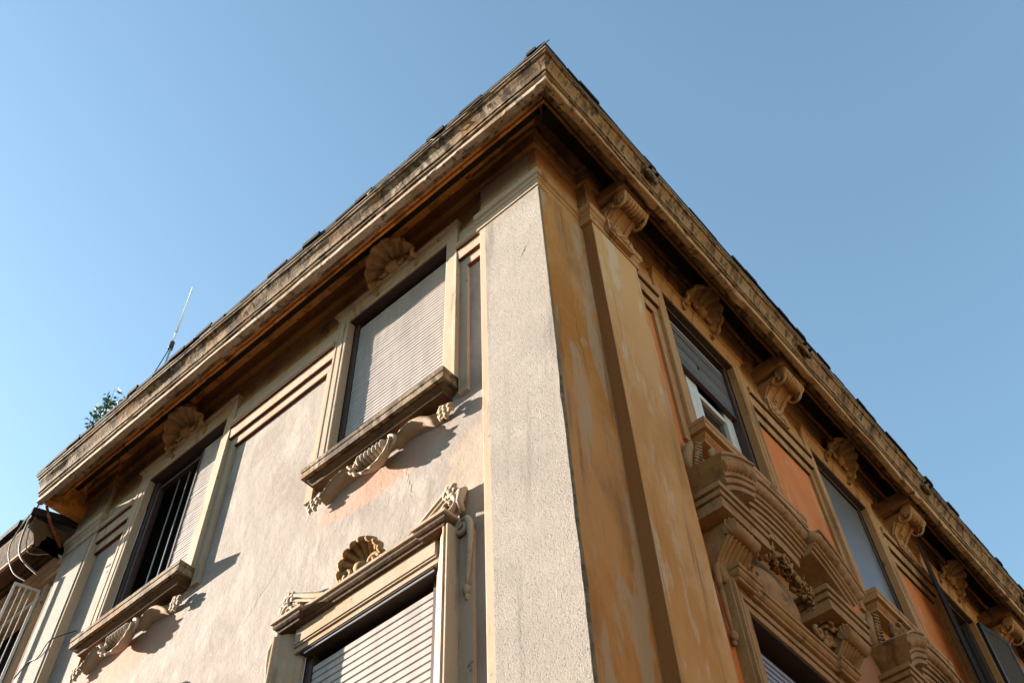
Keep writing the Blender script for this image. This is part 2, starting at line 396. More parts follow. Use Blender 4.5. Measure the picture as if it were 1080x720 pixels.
# ---- orange panels between the shaded windows
def panel(u0, u1, z0, z1):
    b = MB(); b.box(u0, u1, 0, .006, z0, z1); o = b.build('painted_panel', M['orange_plaster'], FB, bld)
panel(1.312, BW[0]-BHW-.25, 7.2, 9.61)
for i in range(3): panel(BW[i]+BHW+.25, BW[i+1]-BHW-.25, 7.2, 9.61)
panel(1.312, BW[0]-.90, 5.2, 7.18)
b = MB(); b.box(BW[0]+1.0, BW[1]-1.0, 0, .006, 3.2, 7.18); o = b.build('painted_panel', weathered('pink_plaster', (.50,.27,.15), [((.56,.40,.28),2.2,ST,.48,.72,.6,1),((.42,.17,.08),1.4,V3,.55,.75,.5,7)], grain=(60,.08), bump=((8,.004),(40,.0015))), FB, bld)
o['label'] = 'faded pink plaster panel between the pediments'

# ---- hairline cracks and old repairs in the stucco
def crack(u, z, du, dz, F, o=.0008, r=.0022, seed=1):
    rnd = random.Random(seed); pts = []; n = 16
    for i in range(n+1):
        t = i/n; pts.append((u+du*t+rnd.gauss(0,.012), o, z+dz*t+rnd.gauss(0,.008)))
    b = MB(); b.tube(pts, [r*(1-.6*abs(2*i/n-1)) for i in range(n+1)], 4, .5); b.build('crack', M['dirt_and_shade'], F, bld)
crack(-1.58, 7.42, .08, -.40, BA, r=.0016, seed=1); crack(-3.0, 7.3, -.35, -.4, BA, r=.0012, seed=3)
crack(-.26, 8.9, .08, .14, FA, .0078, .0024, 4); crack(.25, 8.3, .10, -1.0, FB, .0068, .0014, 7)

# ---- bed moulding and cornice
bed = [(.0,.0,10.64),(.045,.035,10.645),(.05,.04,10.66),(.06,.05,10.83),(.085,.075,10.85),(.09,.08,10.90),(.0,.0,10.92)]
wrap(bed, -.73, .64, 'bed_moulding', (M['stained_shaded_soffit'], M['ochre_stone']))
b = MB(); b.ret(XL, -6.55, [(d[0]-.0, d[2]) for d in bed[:-1]], True, True, base=-.12); b.build('bed_moulding', M['stained_shaded_soffit'], FA, bld)
b = MB(); b.ret(-6.5, -.74, [(-.07,10.60),(-.05,10.60),(-.03,10.70),(.02,10.72),(.03,10.86),(.05,10.92)], False, False, base=-.12); b.build('bed_moulding', M['stained_shaded_soffit'], FA, bld)
b = MB(); b.ret(.64, 1.30, [(.12,10.64),(.165,10.645),(.17,10.66),(.18,10.83),(.20,10.85),(.21,10.91)], True, True, base=-.05); b.build('bed_moulding', M['ochre_stone'], FB, bld)
b = MB(); b.ret(1.30, YF, [(.045,10.60),(.075,10.605),(.085,10.64),(.10,10.80),(.12,10.82),(.13,10.91)], False, False, base=-.02); b.build('bed_moulding', M['ochre_stone'], FB, bld)
top = [(-.14,-.04,10.94),(.16,.15,10.93),(.165,.155,10.905),(.185,.175,10.905),(.19,.18,10.93),(.30,.365,10.93),(.302,.367,10.60),(.312,.377,10.578),(.335,.40,10.578),(.338,.402,10.615),(.372,.430,10.61),(.374,.432,10.585),(.385,.445,10.572),(.405,.468,10.57),(.407,.470,10.60),(.455,.515,10.59)]
front = [(0.457, 0.497, 10.6), (0.462, 0.502, 10.43), (0.475, 0.515, 10.418), (0.528, 0.568, 10.42), (0.534, 0.574, 10.425), (0.538, 0.578, 10.478), (0.53, 0.57, 10.484), (0.505, 0.545, 10.488), (0.503, 0.543, 10.508), (0.552, 0.592, 10.51), (0.555, 0.595, 10.514), (0.556, 0.596, 10.532), (0.55, 0.59, 10.536), (0.53, 0.57, 10.539), (0.529, 0.569, 10.549), (0.566, 0.606, 10.551), (0.569, 0.609, 10.555), (0.57, 0.61, 10.572), (0.56, 0.6, 10.578), (0.562, 0.602, 10.6), (0.57, 0.61, 10.635), (0.59, 0.63, 10.672), (0.612, 0.652, 10.7), (0.618, 0.658, 10.715), (0.617, 0.657, 10.722), (0.638, 0.678, 10.726), (0.642, 0.682, 10.73), (0.643, 0.683, 10.762), (0.6, 0.64, 10.78), (0.1, 0.14, 10.99)]
wrap(top, -7.20, YF, 'cornice_soffit', (M['lit_brown_soffit'], M['stained_shaded_soffit']), jit=.004, seg=.06, chip=.02)
wrap(front[:10]+[(.40,.44,10.512)], -7.218, YF, 'corona', (M['corona_stone'], M['cornice_ochre_light']), jit=.005, seg=.05, chip=.016)
wrap([(.40,.44,10.5085)]+front[9:], -7.22, YF, 'cornice', (M['cornice_stone'], M['cornice_ochre']), jit=.005, seg=.05, chip=.005)
b = MB(); b.box(-7.205,-7.09,-.13,.455,10.445,10.925); b.build('cornice_end', M['lit_brown_soffit'], FA, bld)
# thin metal drip edge under the tiles
wrap([(.644,.684,10.764),(.656,.696,10.765),(.656,.696,10.782),(.644,.684,10.783)], -7.24, YF, 'gutter_edge', M['drip_edge'], jit=.004)

# ---- roof: hipped sheet and a ragged row of eaves tiles
b = MB()
b.v += [(-7.25,-.60,10.87),(.64,-.60,10.87),(.64,YF,10.87),(-7.25,3.2,11.95),(-3.0,3.2,11.95),(-3.0,YF,11.95)]
b.f += [(0,1,4,3),(1,2,5,4)]; b.sm += [False]*2
roof = b.build('roof', M['tile'], FW, bld)
def tiles(F, u0, u1, o_edge, z0):
    b = MB(); u = u0
    while u < u1-.03:
        w = min(random.uniform(.16,.30), u1-u); e = o_edge + random.uniform(-.02,.012); t = random.uniform(.045,.075)
        lift = random.choice([0,0,0,0,.02,.05]) * random.random() * (0 if u < -.2 and u > -.7 else 1)
        z = z0 + random.uniform(-.004,.012) + lift
        if random.random() < .06: e -= .06
        n = len(b.v)
        tl = random.uniform(-.012,.012)
        b.v += [(u,e,z),(u+w,e,z+tl),(u+w,e-.5,z+.14),(u,e-.5,z+.14),(u,e,z+t),(u+w,e,z+tl+t),(u+w,e-.5,z+.14+t),(u,e-.5,z+.14+t)]
        for f in ((0,1,2,3),(4,5,6,7),(0,1,5,4),(1,2,6,5),(2,3,7,6),(3,0,4,7)): b.f.append(tuple(n+i for i in f)); b.sm.append(False)
        u += w + random.choice([.002,.002,.004,.02])
    b.box(u0+.01, u1-.01, o_edge-.5, o_edge-.018, z0-.014, z0+.070)
    return b.build('eaves_tiles', M['tile'], F, bld)
tiles(FA, -7.26, .60, .675, 10.80)
tiles(FB, -.58, YF, .712, 10.80)
b = MB(); b.box(.45,.706,-.45+.0,-.45+.001,10.80,10.81); b.v=[]; b.f=[]; b.sm=[]; b.box(.45,.700,-.664,-.44,10.797,10.875); b.tube([(.672,-.637,10.845),(.5,-.45,10.93),(.1,-.05,11.02)], [.04,.06,.06], 8); b.build('hip_tile', M['tile'], FW, bld)

# ------------------------------------------------------------------ ornaments (prototypes centred on u=0)
def shell_mb(R=.36, tilt=38, ribs=9, zc=0.0, oc=.05, spread=118, curl=True):
    b = MB(); NA = ribs*6; NR = 12; tl = radians(tilt)
    V = Vector((0, sin(tl), cos(tl))); N = Vector((0, cos(tl), -sin(tl))); U = Vector((1,0,0))
    sp = radians(spread); rows = []
    for i in range(NR+1):
        r = i/NR; row = []
        for k in range(NA+1):
            a = -sp + 2*sp*k/NA
            ph = cos(a/sp*pi*ribs)
            rr = R*(r**.9)*(1 + .022*ph*r) 
            bowl = .42*R*(r**2.0) - .02*r
            rib = -.045*R*3*ph*(r*(1-.30*r))*.85
            p = Vector((0,oc,zc)) + U*sin(a)*rr + V*cos(a)*rr + N*(bowl+rib)
            row.append(tuple(p))
        rows.append(row)
    b.grid(rows, True)
    # rim bead
    b.tube([Vector(p) for p in rows[-1]], .015, 6)
    # hinge lump and two small curls
    b.blob((0, oc+.06, zc-.015), .085*R/.36, 8, 1.15, .9, .8, .2)
    if curl:
        for sgn in (-1,1):
            pts = []; rad = []
            for q in range(22):
                t = q/21; an = t*2.4*pi; rr = .062*(1-t*.85)
                pts.append((sgn*(.13+rr*cos(an)), oc+.06+.02*t, zc-.03+rr*sin(an))); rad.append(.020*(1-.4*t))
            b.tube(pts, rad, 6)
            b.blob((sgn*.235, oc+.03, zc-.05), .045, 6, 1.3, .8, .8, .4, sgn)
    return b
def curl_pts(cu, co, cz, r0, turns, a0, sgn=1, n=24, rise=.02, r1=.15):
    out = []
    for q in range(n+1):
        t = q/n; an = a0 + sgn*t*turns*2*pi; rr = r0*(1-t*(1-r1))
        out.append((cu+rr*cos(an), co+rise*t, cz+rr*sin(an)))
    return out
def rosette(b, u, o, z, r, seed=0):
    b.blob((u, o+r*.25, z), r*.45, 7, 1, .8, 1, .3, seed)
    for k in range(6):
        a = k*pi/3+.3+seed
        pts = [(u+cos(a)*r*s_*1.0, o+r*h_, z+sin(a)*r*s_) for s_, h_ in ((.25,.1),(.55,.42),(.85,.40),(1.02,.12))]
        b.tube(pts, [r*.18, r*.30, r*.27, r*.10], 6, .6)
    b.tube(curl_pts(u, o+.02, z, r*1.0, .8, seed, 1, 16, .01, .75), r*.14, 5)

def garland_A_mb():
    """under the sills of the sunny side: a ribbed scroll with a shell hood"""
    b = MB()
    # central ribbed scroll, axis along u
    for k in range(7):
        u = -.13 + k*.043
        b.tube([(u-.02,.115,7.665),(u,.115,7.665),(u+.02,.115,7.665)], [.052,.066,.052], 12)
    for sgn in (-1,1):
        b.tube(curl_pts(sgn*.165, .115, 7.672, .080, 1.5, pi*.5, -1, 26, 0, .2), .019, 6)
        b.tube([(sgn*.145,.03,7.68),(sgn*.17,.10,7.74),(sgn*.19,.13,7.69)], [.03,.035,.02], 6)
    # shell beneath, opening downwards
    NA = 40; rows = []
    for i in range(9):
        r = i/8; row = []
        for k in range(NA+1):
            a = pi*(1.02) + pi*.96*k/NA; ph = cos(k/NA*pi*2*7)
            rr = .215*r*(1+.05*ph*r)
            row.append((cos(a)*rr*1.05, .025+.135*r**3.0+.006*ph*r, 7.672+sin(a)*rr*.98))
        rows.append(row)
    b.grid(rows, True); b.tube(rows[-1], .012, 5)
    for q in (-.05,0,.05): b.blob((q,.075,7.60),.020,6)
    return b
def garland_arm_mb(sgn):
    b = MB()
    if True:
        P = [(.17,.05,7.70),(.28,.085,7.735),(.40,.075,7.735),(.50,.060,7.705),(.58,.055,7.66),(.66,.06,7.65)]
        fine = []
        for i in range(len(P)-1):
            for q in range(4):
                t = q/4; fine.append(tuple(P[i][j]+(P[i+1][j]-P[i][j])*t for j in range(3)))
        fine.append(P[-1])
        top_, bot = [], []
        rowsA = []
        for i, (u, o, z) in enumerate(fine):
            t = i/(len(fine)-1); h = .022 + .022*sin(pi*min(1, t*1.1)); d = .085 + .03*sin(pi*t)
            rowsA.append([(sgn*u, 0, z+h*.8), (sgn*u, d*.7, z+h*.9), (sgn*u, d+.01, z+h*.45), (sgn*u, d*.62, z), (sgn*u, d*.45, z-h*.5), (sgn*u, 0, z-h*.75)])
        b.grid(rowsA, True)
        rosette(b, sgn*.735, .045, 7.64, .080, sgn*.4)
        b.tube([(sgn*.64,.05,7.70),(sgn*.68,.06,7.735),(sgn*.73,.05,7.74)], [.015,.022,.012], 6)
    return b

def frame_upper_mb(hw, z0=ZS):
    b = MB()
    prof = [(0,-.02),(0,.056),(.004,.062),(.012,.064),(.045,.064),(.050,.070),(.120,.071),(.126,.076),(.150,.077),(.158,.070),(.160,.036)]
    b.frame(-hw, hw, z0, ZT, prof)
    for s_ in (-1,1):
        a, c = s_*(hw+.1585), s_*(hw+.25); b.box(min(a,c), max(a,c), -.01, .035, 7.80, 9.603)
    # head moulding above the opening
    b.ret(-hw-.13, hw+.13, [(.060,ZT+.03),(.092,ZT+.155),(.098,ZT+.165),(.115,ZT+.17),(.118,ZT+.20),(.085,ZT+.215),(.05,ZT+.22)], True, True, base=-.01)
    return b
SILL = [(.10,7.83),(.115,7.83),(.118,7.855),(.135,7.87),(.150,7.885),(.152,7.90),(.188,7.905),(.190,7.965),(.186,7.975),(.194,7.98),(.197,8.02),(.188,8.025)]
def sill_mb(hw, part=0):
    b = MB(); e = lambda d: d-.10
    if part == 0: b.ret(-hw+.045, hw-.045, SILL, True, True, base=-.35)
    elif part == 1:
        P = SILL[6:]; b.ret(-hw+.045-(P[0][0]-.10), hw-.045+(P[0][0]-.10), P, True, True, base=-.35)
    else: b.ret(-hw+.045, hw-.045, SILL[:6]+[(.10,7.903)], True, True, base=-.02)
    return b
def slats_mb(u0, u1, z0, z1, h, o=0.0, d=.009):
    b = MB(); rows = []; z = z0; i = 0
    while z < z1:
        j = random.uniform(-.0022,.0022)
        for dz, dd in ((0,0),(.04,.25),(.12,.8),(.5,1.0),(.86,.75),(.93,.2),(.97,-.35)):
            zz = z + dz*h
            rows.append([(u0, o+dd*d+j, zz), (u1, o+dd*d+j*.3, zz)])
        z += h
    b.grid(rows, False); return b
def guides(hw, z0, z1, F, w, u, mat='dark_frame'):
    for s_ in (-1,1):
        a = s_*hw; i = s_*(hw-.07)
        b = MB(); b.box(min(a,i)+.0007, max(a,i)-.0007, -.13, -.03, z0, z1-.003)
        b.build('shutter_guide', M[mat], F, w, (u,0,0))

# ------------------------------------------------------------------ windows of the sunny side
def make_window(u, hw, F, stone, z0=ZS, zt=ZT, mb=None):
    w = (mb or frame_upper_mb(hw)).build('window', M[stone], F, bld, (u,0,0))
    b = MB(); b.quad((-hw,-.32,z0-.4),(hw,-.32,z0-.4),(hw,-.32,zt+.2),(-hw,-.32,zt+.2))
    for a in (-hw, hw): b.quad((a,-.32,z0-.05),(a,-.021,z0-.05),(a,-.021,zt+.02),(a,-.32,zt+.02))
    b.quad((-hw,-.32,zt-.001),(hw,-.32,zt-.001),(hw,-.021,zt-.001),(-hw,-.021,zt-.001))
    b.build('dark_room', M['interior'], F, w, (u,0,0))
    b = MB(); b.box(-hw+.001, hw-.001, -.30, .048, zt-.012, zt-.002); b.build('head_lining', M['dark_frame'], F, w, (u,0,0))
    return w
# shutters sit only a hand's width behind the wall face
SO = -.055
for i, u in enumerate(AW):
    w = make_window(u, AHW, BA, 'cream_stone')
    sill_mb(AHW+.095, 1).build('sill', M['cornice_stone'], BA, w, (u,0,0))
    sill_mb(AHW+.095, 2).build('sill_moulding', M['dirt_and_shade'], BA, w, (u,0,0))  # shade below the sill is put into this dark colour
    guides(AHW, ZS, ZT, BA, w, u, 'dark_frame')
    if i == 0:
        slats_mb(-AHW+.08, AHW-.02, ZS, ZT-.13, .046, SO+.012).build('roller_shutter', M['shutter_cream'], BA, w, (u,0,0))
        b = MB(); b.box(-AHW+.07, AHW-.005, SO-.01, SO+.012, ZT-.128, ZT-.118); b.build('shutter_rail', M['shutter_cream'], BA, w, (u,0,0))
    else:
        o = slats_mb(.20, AHW-.02, ZS, ZT-.10, .040, SO+.012).build('roller_shutter', M['shutter_cream'], BA, w, (u,0,0))
        o['label'] = 'pale slatted shutter leaf covering only the right part'
        b = MB(); b.box(.175,.20,SO-.03,SO+.03,ZS,ZT-.10); b.box(-AHW+.09,-AHW+.13,SO-.03,SO+.02,ZS,ZT-.14); b.box(-AHW+.09,.175,SO-.03,SO+.02,ZT-.18,ZT-.145)
        b.build('casement', M['dark_frame'], BA, w, (u,0,0))
        b = MB(); b.box(-.27,-.262,SO-.04,SO-.03,ZS,ZT-.18); b.box(-.085,-.075,SO-.04,SO-.03,ZS,ZT-.18); b.build('rod', M['rail_metal'], BA, w, (u,0,0))
        # ends of the rolled slats, a saw-toothed dark edge
        b = MB(); rows = []
        for k in range(108):
            q = .022 if k % 2 else 0.0
            rows.append([(.135+q,SO-.01,ZS+.02+k*.02),(.176,SO-.01,ZS+.02+k*.02)])
        b.grid(rows, False)
        b.build('slat_ends', M['dark_frame'], BA, w, (u,0,0))
    shell_mb(.305, 42, 9, 10.46, .07).build('shell_ornament', M['ochre_stone_dark'], BA, w, (u,0,0), solid=.014)
    garland_A_mb().build('ribbed_scroll', M['cream_stone'], BA, w, (u,0,0))
    for s_ in (-1,1): garland_arm_mb(s_).build('leaf_arm', M['cream_stone'], BA, w, (u,0,0))

# ---- lower windows (sunny side)
def lower_frame_mb(hw=.645):
    b = MB(); zt = LOW_T
    jp = [(0,-.02),(.0,.012),(.045,.040),(.050,.052),(.095,.078),(.100,.092),(.150,.115),(.155,.132),(.168,.136),(.172,.126),(.190,.128),(.194,.138),(.206,.139),(.212,.130),(.213,.035),(.216,0)]
    for s_ in (-1,1):      # splayed jambs
        rows = []
        n = 14
        for i in range(n+1):
            z = LOW_B+(zt+.185-LOW_B)*i/n
            rows.append([(s_*(hw+t), d+hsh(z*3,t*20,s_)*.0015, z) for t, d in jp])
        b.grid(rows, False)
    b.box(-hw-.045, hw+.045, -.02, .055, zt, zt+.19)
    b.box(-hw-.04, hw+.04, .0555, .068, zt+.045, zt+.189); b.box(-hw-.035, hw+.035, .0685, .076, zt+.062, zt+.188)
    # ears (outer strip)
    for s_ in (-1,1):
        a, c = s_*(hw+.2165), s_*(hw+.33)
        b.box(min(a,c), max(a,c), -.01, .03, LOW_B, zt+.14)
    # cornice, centre part and two projecting ends
    pc = [(.085,zt+.19),(.10,zt+.195),(.104,zt+.215),(.115,zt+.22),(.128,zt+.235),(.132,zt+.262),(.145,zt+.268),(.147,zt+.29),(.05,zt+.30)]
    b.ret(-hw+.02, hw-.02, pc[5:], False, False, base=-.01)
    for s_ in (-1,1):
        a, c = s_*(hw-.04-.047), s_*(hw+.155+.047)
        b.ret(min(a,c), max(a,c), [(d+.035, z) for d, z in pc[5:]], True, True, base=-.01)
    return b
def head_moulding_mb(hw=.645):
    b = MB(); zt = LOW_T
    pc = [(.085,zt+.19),(.10,zt+.195),(.104,zt+.215),(.115,zt+.22),(.128,zt+.235),(.130,zt+.2615)]
    b.ret(-hw+.02, hw-.02, pc, False, False, base=-.01)
    for s_ in (-1,1):
        a, c = s_*(hw-.04), s_*(hw+.155)
        b.ret(min(a,c), max(a,c), [(d+.035, z) for d, z in pc], True, True, base=-.01)
    return b
def lower_ped_mb():
    b = MB(); z0 = LOW_T+.295
    # hanging curve from each end scroll down to the shell
    for s_ in (-1,1):
        P = [(.10,.07,z0+.06),(.17,.06,z0+.025),(.28,.06,z0+.025),(.40,.06,z0+.065),(.53,.065,z0+.13),(.66,.07,z0+.20),(.77,.075,z0+.255),(.86,.08,z0+.275)]
        fine = []
        for i in range(len(P)-1):
            for q in range(4): fine.append(tuple(P[i][j]+(P[i+1][j]-P[i][j])*q/4 for j in range(3)))
        fine.append(P[-1])
        b.tube([(s_*u, o, z) for u, o, z in fine], [.023]*len(fine), 7)
        b.tube([(s_*u, o*.8+.02, z-.048) for u, o, z in fine[4:]], [.012]*(len(fine)-4), 6)
        # fill under the curve
        rows = [[(s_*u, 0, z0-.01), (s_*u, .035, z0-.01), (s_*u, .038, z-.01), (s_*u, 0, z)] for u, o, z in fine]
        b.grid(rows, False)
        b.tube([(s_*(.60), .055, z0+.05),(s_*.70,.07,z0+.09),(s_*.78,.07,z0+.17)], [.012,.022,.015], 6)
        # end scroll and flower
        b.tube(curl_pts(s_*.80, .075, z0+.115, .080, 1.35, pi*.5, -s_, 26, .01, .2), [.026-.0005*k for k in range(27)], 7)
        rosette(b, s_*.815, .06, z0+.235, .070, s_*.7)
        b.blob((s_*.885,.05,z0+.17),.045,6,1,.8,1.2,.3,s_)
        b.tube([(s_*.90,.02,z0+.26),(s_*.90,.06,z0+.20),(s_*.89,.07,z0+.10),(s_*.90,.04,z0+.02)], [.02,.035,.03,.02], 7)
    return b
def side_scroll_mb(s_):
    b = MB()
    if True:
        cu = s_*.93; zt = LOW_T+.17
        b.tube(curl_pts(cu-s_*.03, .05, zt, .062, 1.3, pi*.5, s_, 26, .0, .2), .020, 7)
        b.tube([(cu-s_*.03,.05,zt+.062),(cu+s_*.02,.055,zt+.05),(cu+s_*.045,.055,zt-.01),(cu+s_*.045,.05,zt-.12),(cu+s_*.03,.045,zt-.26),(cu+s_*.015,.04,zt-.40),(cu,.035,zt-.50)],
               [.018,.024,.026,.024,.020,.016,.012], 7)
        b.blob((cu-s_*.0,.04,zt-.53),.028,6,1,1,1.5,.2)
        b.blob((cu-s_*.0,.03,zt-.58),.018,6,1,1,1.5,.2)
    return b
for u in AW:
    w = make_window(u, .645, BA, 'cream_stone', LOW_B, LOW_T, lower_frame_mb())
    guides(.645, LOW_B, LOW_T, BA, w, u, 'dark_frame')
    slats_mb(-.565, .625, LOW_B, LOW_T-.12, .060, SO+.012, .010).build('roller_shutter', M['shutter_cream'], BA, w, (u,0,0))
    b = MB(); b.box(-.60, .64, .030, .038, LOW_T-.030, LOW_T-.016); b.build('shutter_rail', M['rail_metal'], BA, w, (u,0,0))
    head_moulding_mb().build('head_moulding', M['dirt_and_shade'], BA, w, (u,0,0))  # dark colour carries the shade under the head cornice
    lower_ped_mb().build('scroll_pediment', M['cream_stone'], BA, w, (u,0,0))
    for s_ in (-1,1): side_scroll_mb(s_).build('side_scroll', M['cream_stone'], BA, w, (u,0,0))
    b = shell_mb(.215, 16, 9, LOW_T+.345, .05, 100, True); b.build('shell_ornament', M['ochre_stone_dark'], BA, w, (u,0,0), solid=.012)

# ------------------------------------------------------------------ windows of the shaded side
for i, u in enumerate(BW):
    w = make_window(u, BHW, BB, 'ochre_stone')
    sill_mb(BHW+.11).build('sill', M['ochre_stone'], BB, w, (u,0,0))
    guides(BHW, ZS, ZT, BB, w, u, 'dark_frame')
    b = MB(); b.box(-BHW+.003, BHW-.003, -.022, -.016, ZT-.018, ZT-.008); b.build('shutter_rail', M['rail_metal'], BB, w, (u,0,0))
    if i == 0:
        o = slats_mb(-BHW+.08, BHW-.08, 9.40, ZT-.12, .036, -.075, .020).build('roller_shutter', M['shutter_grey'], BB, w, (u,0,0))
        o['label'] = 'grey roller shutter pulled halfway down'
        b = MB()
        for k in range(19): b.box(-BHW+.082, BHW-.082, -.0735, -.0540, 9.40+.036*k-.003, 9.40+.036*k+.003)
        b.build('shutter_joints', M['dark_frame'], BB, w, (u,0,0))
        b = MB(); b.box(-BHW+.08, BHW-.08, -.09, -.05, 9.36, 9.40); b.build('bottom_rail', M['dark_frame'], BB, w, (u,0,0))
        b = MB(); b.box(-.03,.0,-.066,-.05,9.62,9.66); b.build('pull_slot', M['interior'], BB, w, (u,0,0))
        b = MB()
        for a, c in ((-BHW+.075,-BHW+.12),(-.25,-.155),(-.150,-.055),(BHW-.235,BHW-.08)): b.box(a, c, -.155, -.105, ZS, 9.9)
        b.box(-.055, BHW-.235, -.153, -.112, 9.22, 9.29); b.box(-.055, BHW-.235, -.153, -.112, ZS, ZS+.09); b.box(-BHW+.12, -.25, -.153, -.112, 9.22, 9.29); b.box(-.155,-.150,-.14,-.12,ZS,9.9)
        b.build('casement', M['white_paint'], BB, w, (u,0,0), bevel=.006)
        b = MB(); b.quad((-BHW+.08,-.145,ZS+.01),(BHW-.20,-.145,ZS+.01),(BHW-.20,-.145,9.28),(-BHW+.08,-.145,9.28)); b.build('glass_pane', M['glass'], BB, w, (u,0,0))
    elif i in (1,3):
        b = MB(); b.box(-BHW+.01, BHW-.01, -.06, -.045, ZS, ZT-.04); o = b.build('roller_screen', M['grey_panel'], BB, w, (u,0,0))
        o['label'] = 'flat grey screen closing the whole window'
    else:
        # dark louvred shutters, one leaf swung out, one folded back on the wall
        def leaf(hinge, ang, name):
            b = MB(); W, H = .64, ZT-ZS-.06
            def T(a, d, z):
                return (hinge + a*cos(ang) - d*sin(ang), .09 + a*sin(ang) + d*cos(ang), ZS+.03+z)
            def bx(a0,a1,d0,d1,z0,z1,tilt=0):
                n = len(b.v)
                b.v += [T(a0,d0,z0),T(a1,d0,z0),T(a1,d1,z0+tilt),T(a0,d1,z0+tilt),T(a0,d0,z1),T(a1,d0,z1),T(a1,d1,z1+tilt),T(a0,d1,z1+tilt)]
                for f in ((0,1,2,3),(4,5,6,7),(0,1,5,4),(1,2,6,5),(2,3,7,6),(3,0,4,7)): b.f.append(tuple(n+q for q in f)); b.sm.append(False)
            bx(0,.05,-.02,.02,0,H); bx(W-.05,W,-.02,.02,0,H)
            for z in (0,H*.5-.04,H-.08): bx(.05,W-.05,-.019,.019,z,z+.08)
            z = .09
            while z < H-.1:
                if abs(z-H*.5) > .06: bx(.05,W-.05,-.016,.016,z,z+.008,.022)
                z += .032
            b.build(name, M['dark_wood'], BB, w, (u,0,0))
        leaf(-BHW, radians(167), 'louvred_shutter'); leaf(BHW+.02, radians(11), 'louvred_shutter')
        b = MB(); b.box(-.35, .05, -.22, -.20, ZS, ZT-.4); b.build('curtain', M['shutter_grey'], BB, w, (u,0,0))
        b = MB(); b.box(-BHW+.05,-BHW+.11,-.12,-.08,ZS,ZT-.1); b.box(BHW-.11,BHW-.05,-.12,-.08,ZS,ZT-.1); b.box(-.03,.03,-.12,-.08,ZS,ZT-.1)
        b.build('casement', M['dark_wood'], BB, w, (u,0,0))
    shell_mb(.29, 40, 9, 10.47, .08).build('shell_ornament', M['ochre_stone_dark'], BB, w, (u,0,0), solid=.014)

# ---- consoles under the cornice
def console_mbs():
    a = MB(); a.box(-.205,.245,-.02,.455,10.47,10.58); a.box(-.195,.235,-.02,.44,10.581,10.66)
    r = MB()   # ribbed roll
    for k in range(9):
        u = -.165 + k*.043
        r.tube([(u-.021,.36,10.375),(u-.011,.36,10.375),(u+.011,.36,10.375),(u+.021,.36,10.375)], [.062,.080,.080,.062], 14)
    
    c = MB()   # scrolled body: side profile swept across, with raised edges and a beaded middle
    side = []
    for q in range(25):
        t = q/24
        o = .30*(1-t)**3.2 + .062 + .018*sin(pi*t*1.6); z = 10.40 - .40*t**.9
        side.append((o, z))
    def strip(u0, u1, lift):
        rows = [[(u0, -.01, z),(u0, o+lift, z+lift*.3),(u1, o+lift, z+lift*.3),(u1, -.01, z)] for o, z in side]
        c.grid(rows, False, False)
        m = len(c.v); c.v += rows[0]; c.f.append((m,m+1,m+2,m+3)); c.sm.append(False)
        m = len(c.v); c.v += rows[-1]; c.f.append((m,m+1,m+2,m+3)); c.sm.append(False)
    strip(-.16,-.11,.012); strip(-.11,.11,-.020); strip(.11,.16,.012); strip(-.035,.035,.004)
    for k in range(7):
        o, z = side[11+k*2 if 11+k*2 < 25 else 24]
        c.blob((0, o+.012, z), .020-.001*k, 6)
    for s_ in (-1,1):   # side volutes
        pts = []
        for q in range(30):
            t = q/29; an = pi*.35 - t*2.6*pi; rr = .105*(1-.8*t)
            pts.append((s_*(.162+.012*t), .275+rr*cos(an), 10.30+rr*sin(an)))
        c.tube(pts, [.018*(1-.4*q/29) for q in range(30)], 6, up=(1,0,0))
        pts = [(s_*.162, o*.55+.02, z-.02) for o, z in side[4:]]
        c.tube(pts, .014, 6, up=(1,0,0))
    p = MB(); p.box(-.19,.19,-.02,.06,9.925,10.115)
    p.box(-.20,.20,.0605,.068,10.085,10.12); p.box(-.20,-.165,.0605,.068,9.93,10.084); p.box(.165,.20,.0605,.068,9.93,10.084)
    for k in range(9):
        p.blob((-.13+k*.0325,.062,10.005+.02*sin(k*2.1)), .026, 6, 1, .8, 1.4, .5, k)
    return a, r, c, p
for i, u in enumerate(BC):
    bo = .12 if i == 0 else .03
    F = base(FB, 0.0)
    a, r, c, p = console_mbs()
    par = a.build('console', M['ochre_stone'], F, bld, (u,0,0), bevel=.004)
    r.build('ribbed_roll', M['ochre_stone'], F, par, (u,.0,0))
    c.build('scroll_bracket', M['ochre_stone'], base(FB, .11 if i == 0 else .05), par, (u,-.07 if i == 0 else -.03,0))
    p.build('carved_plaque', M['ochre_stone'], base(FB, .125 if i == 0 else .06), par, (u,0,0))

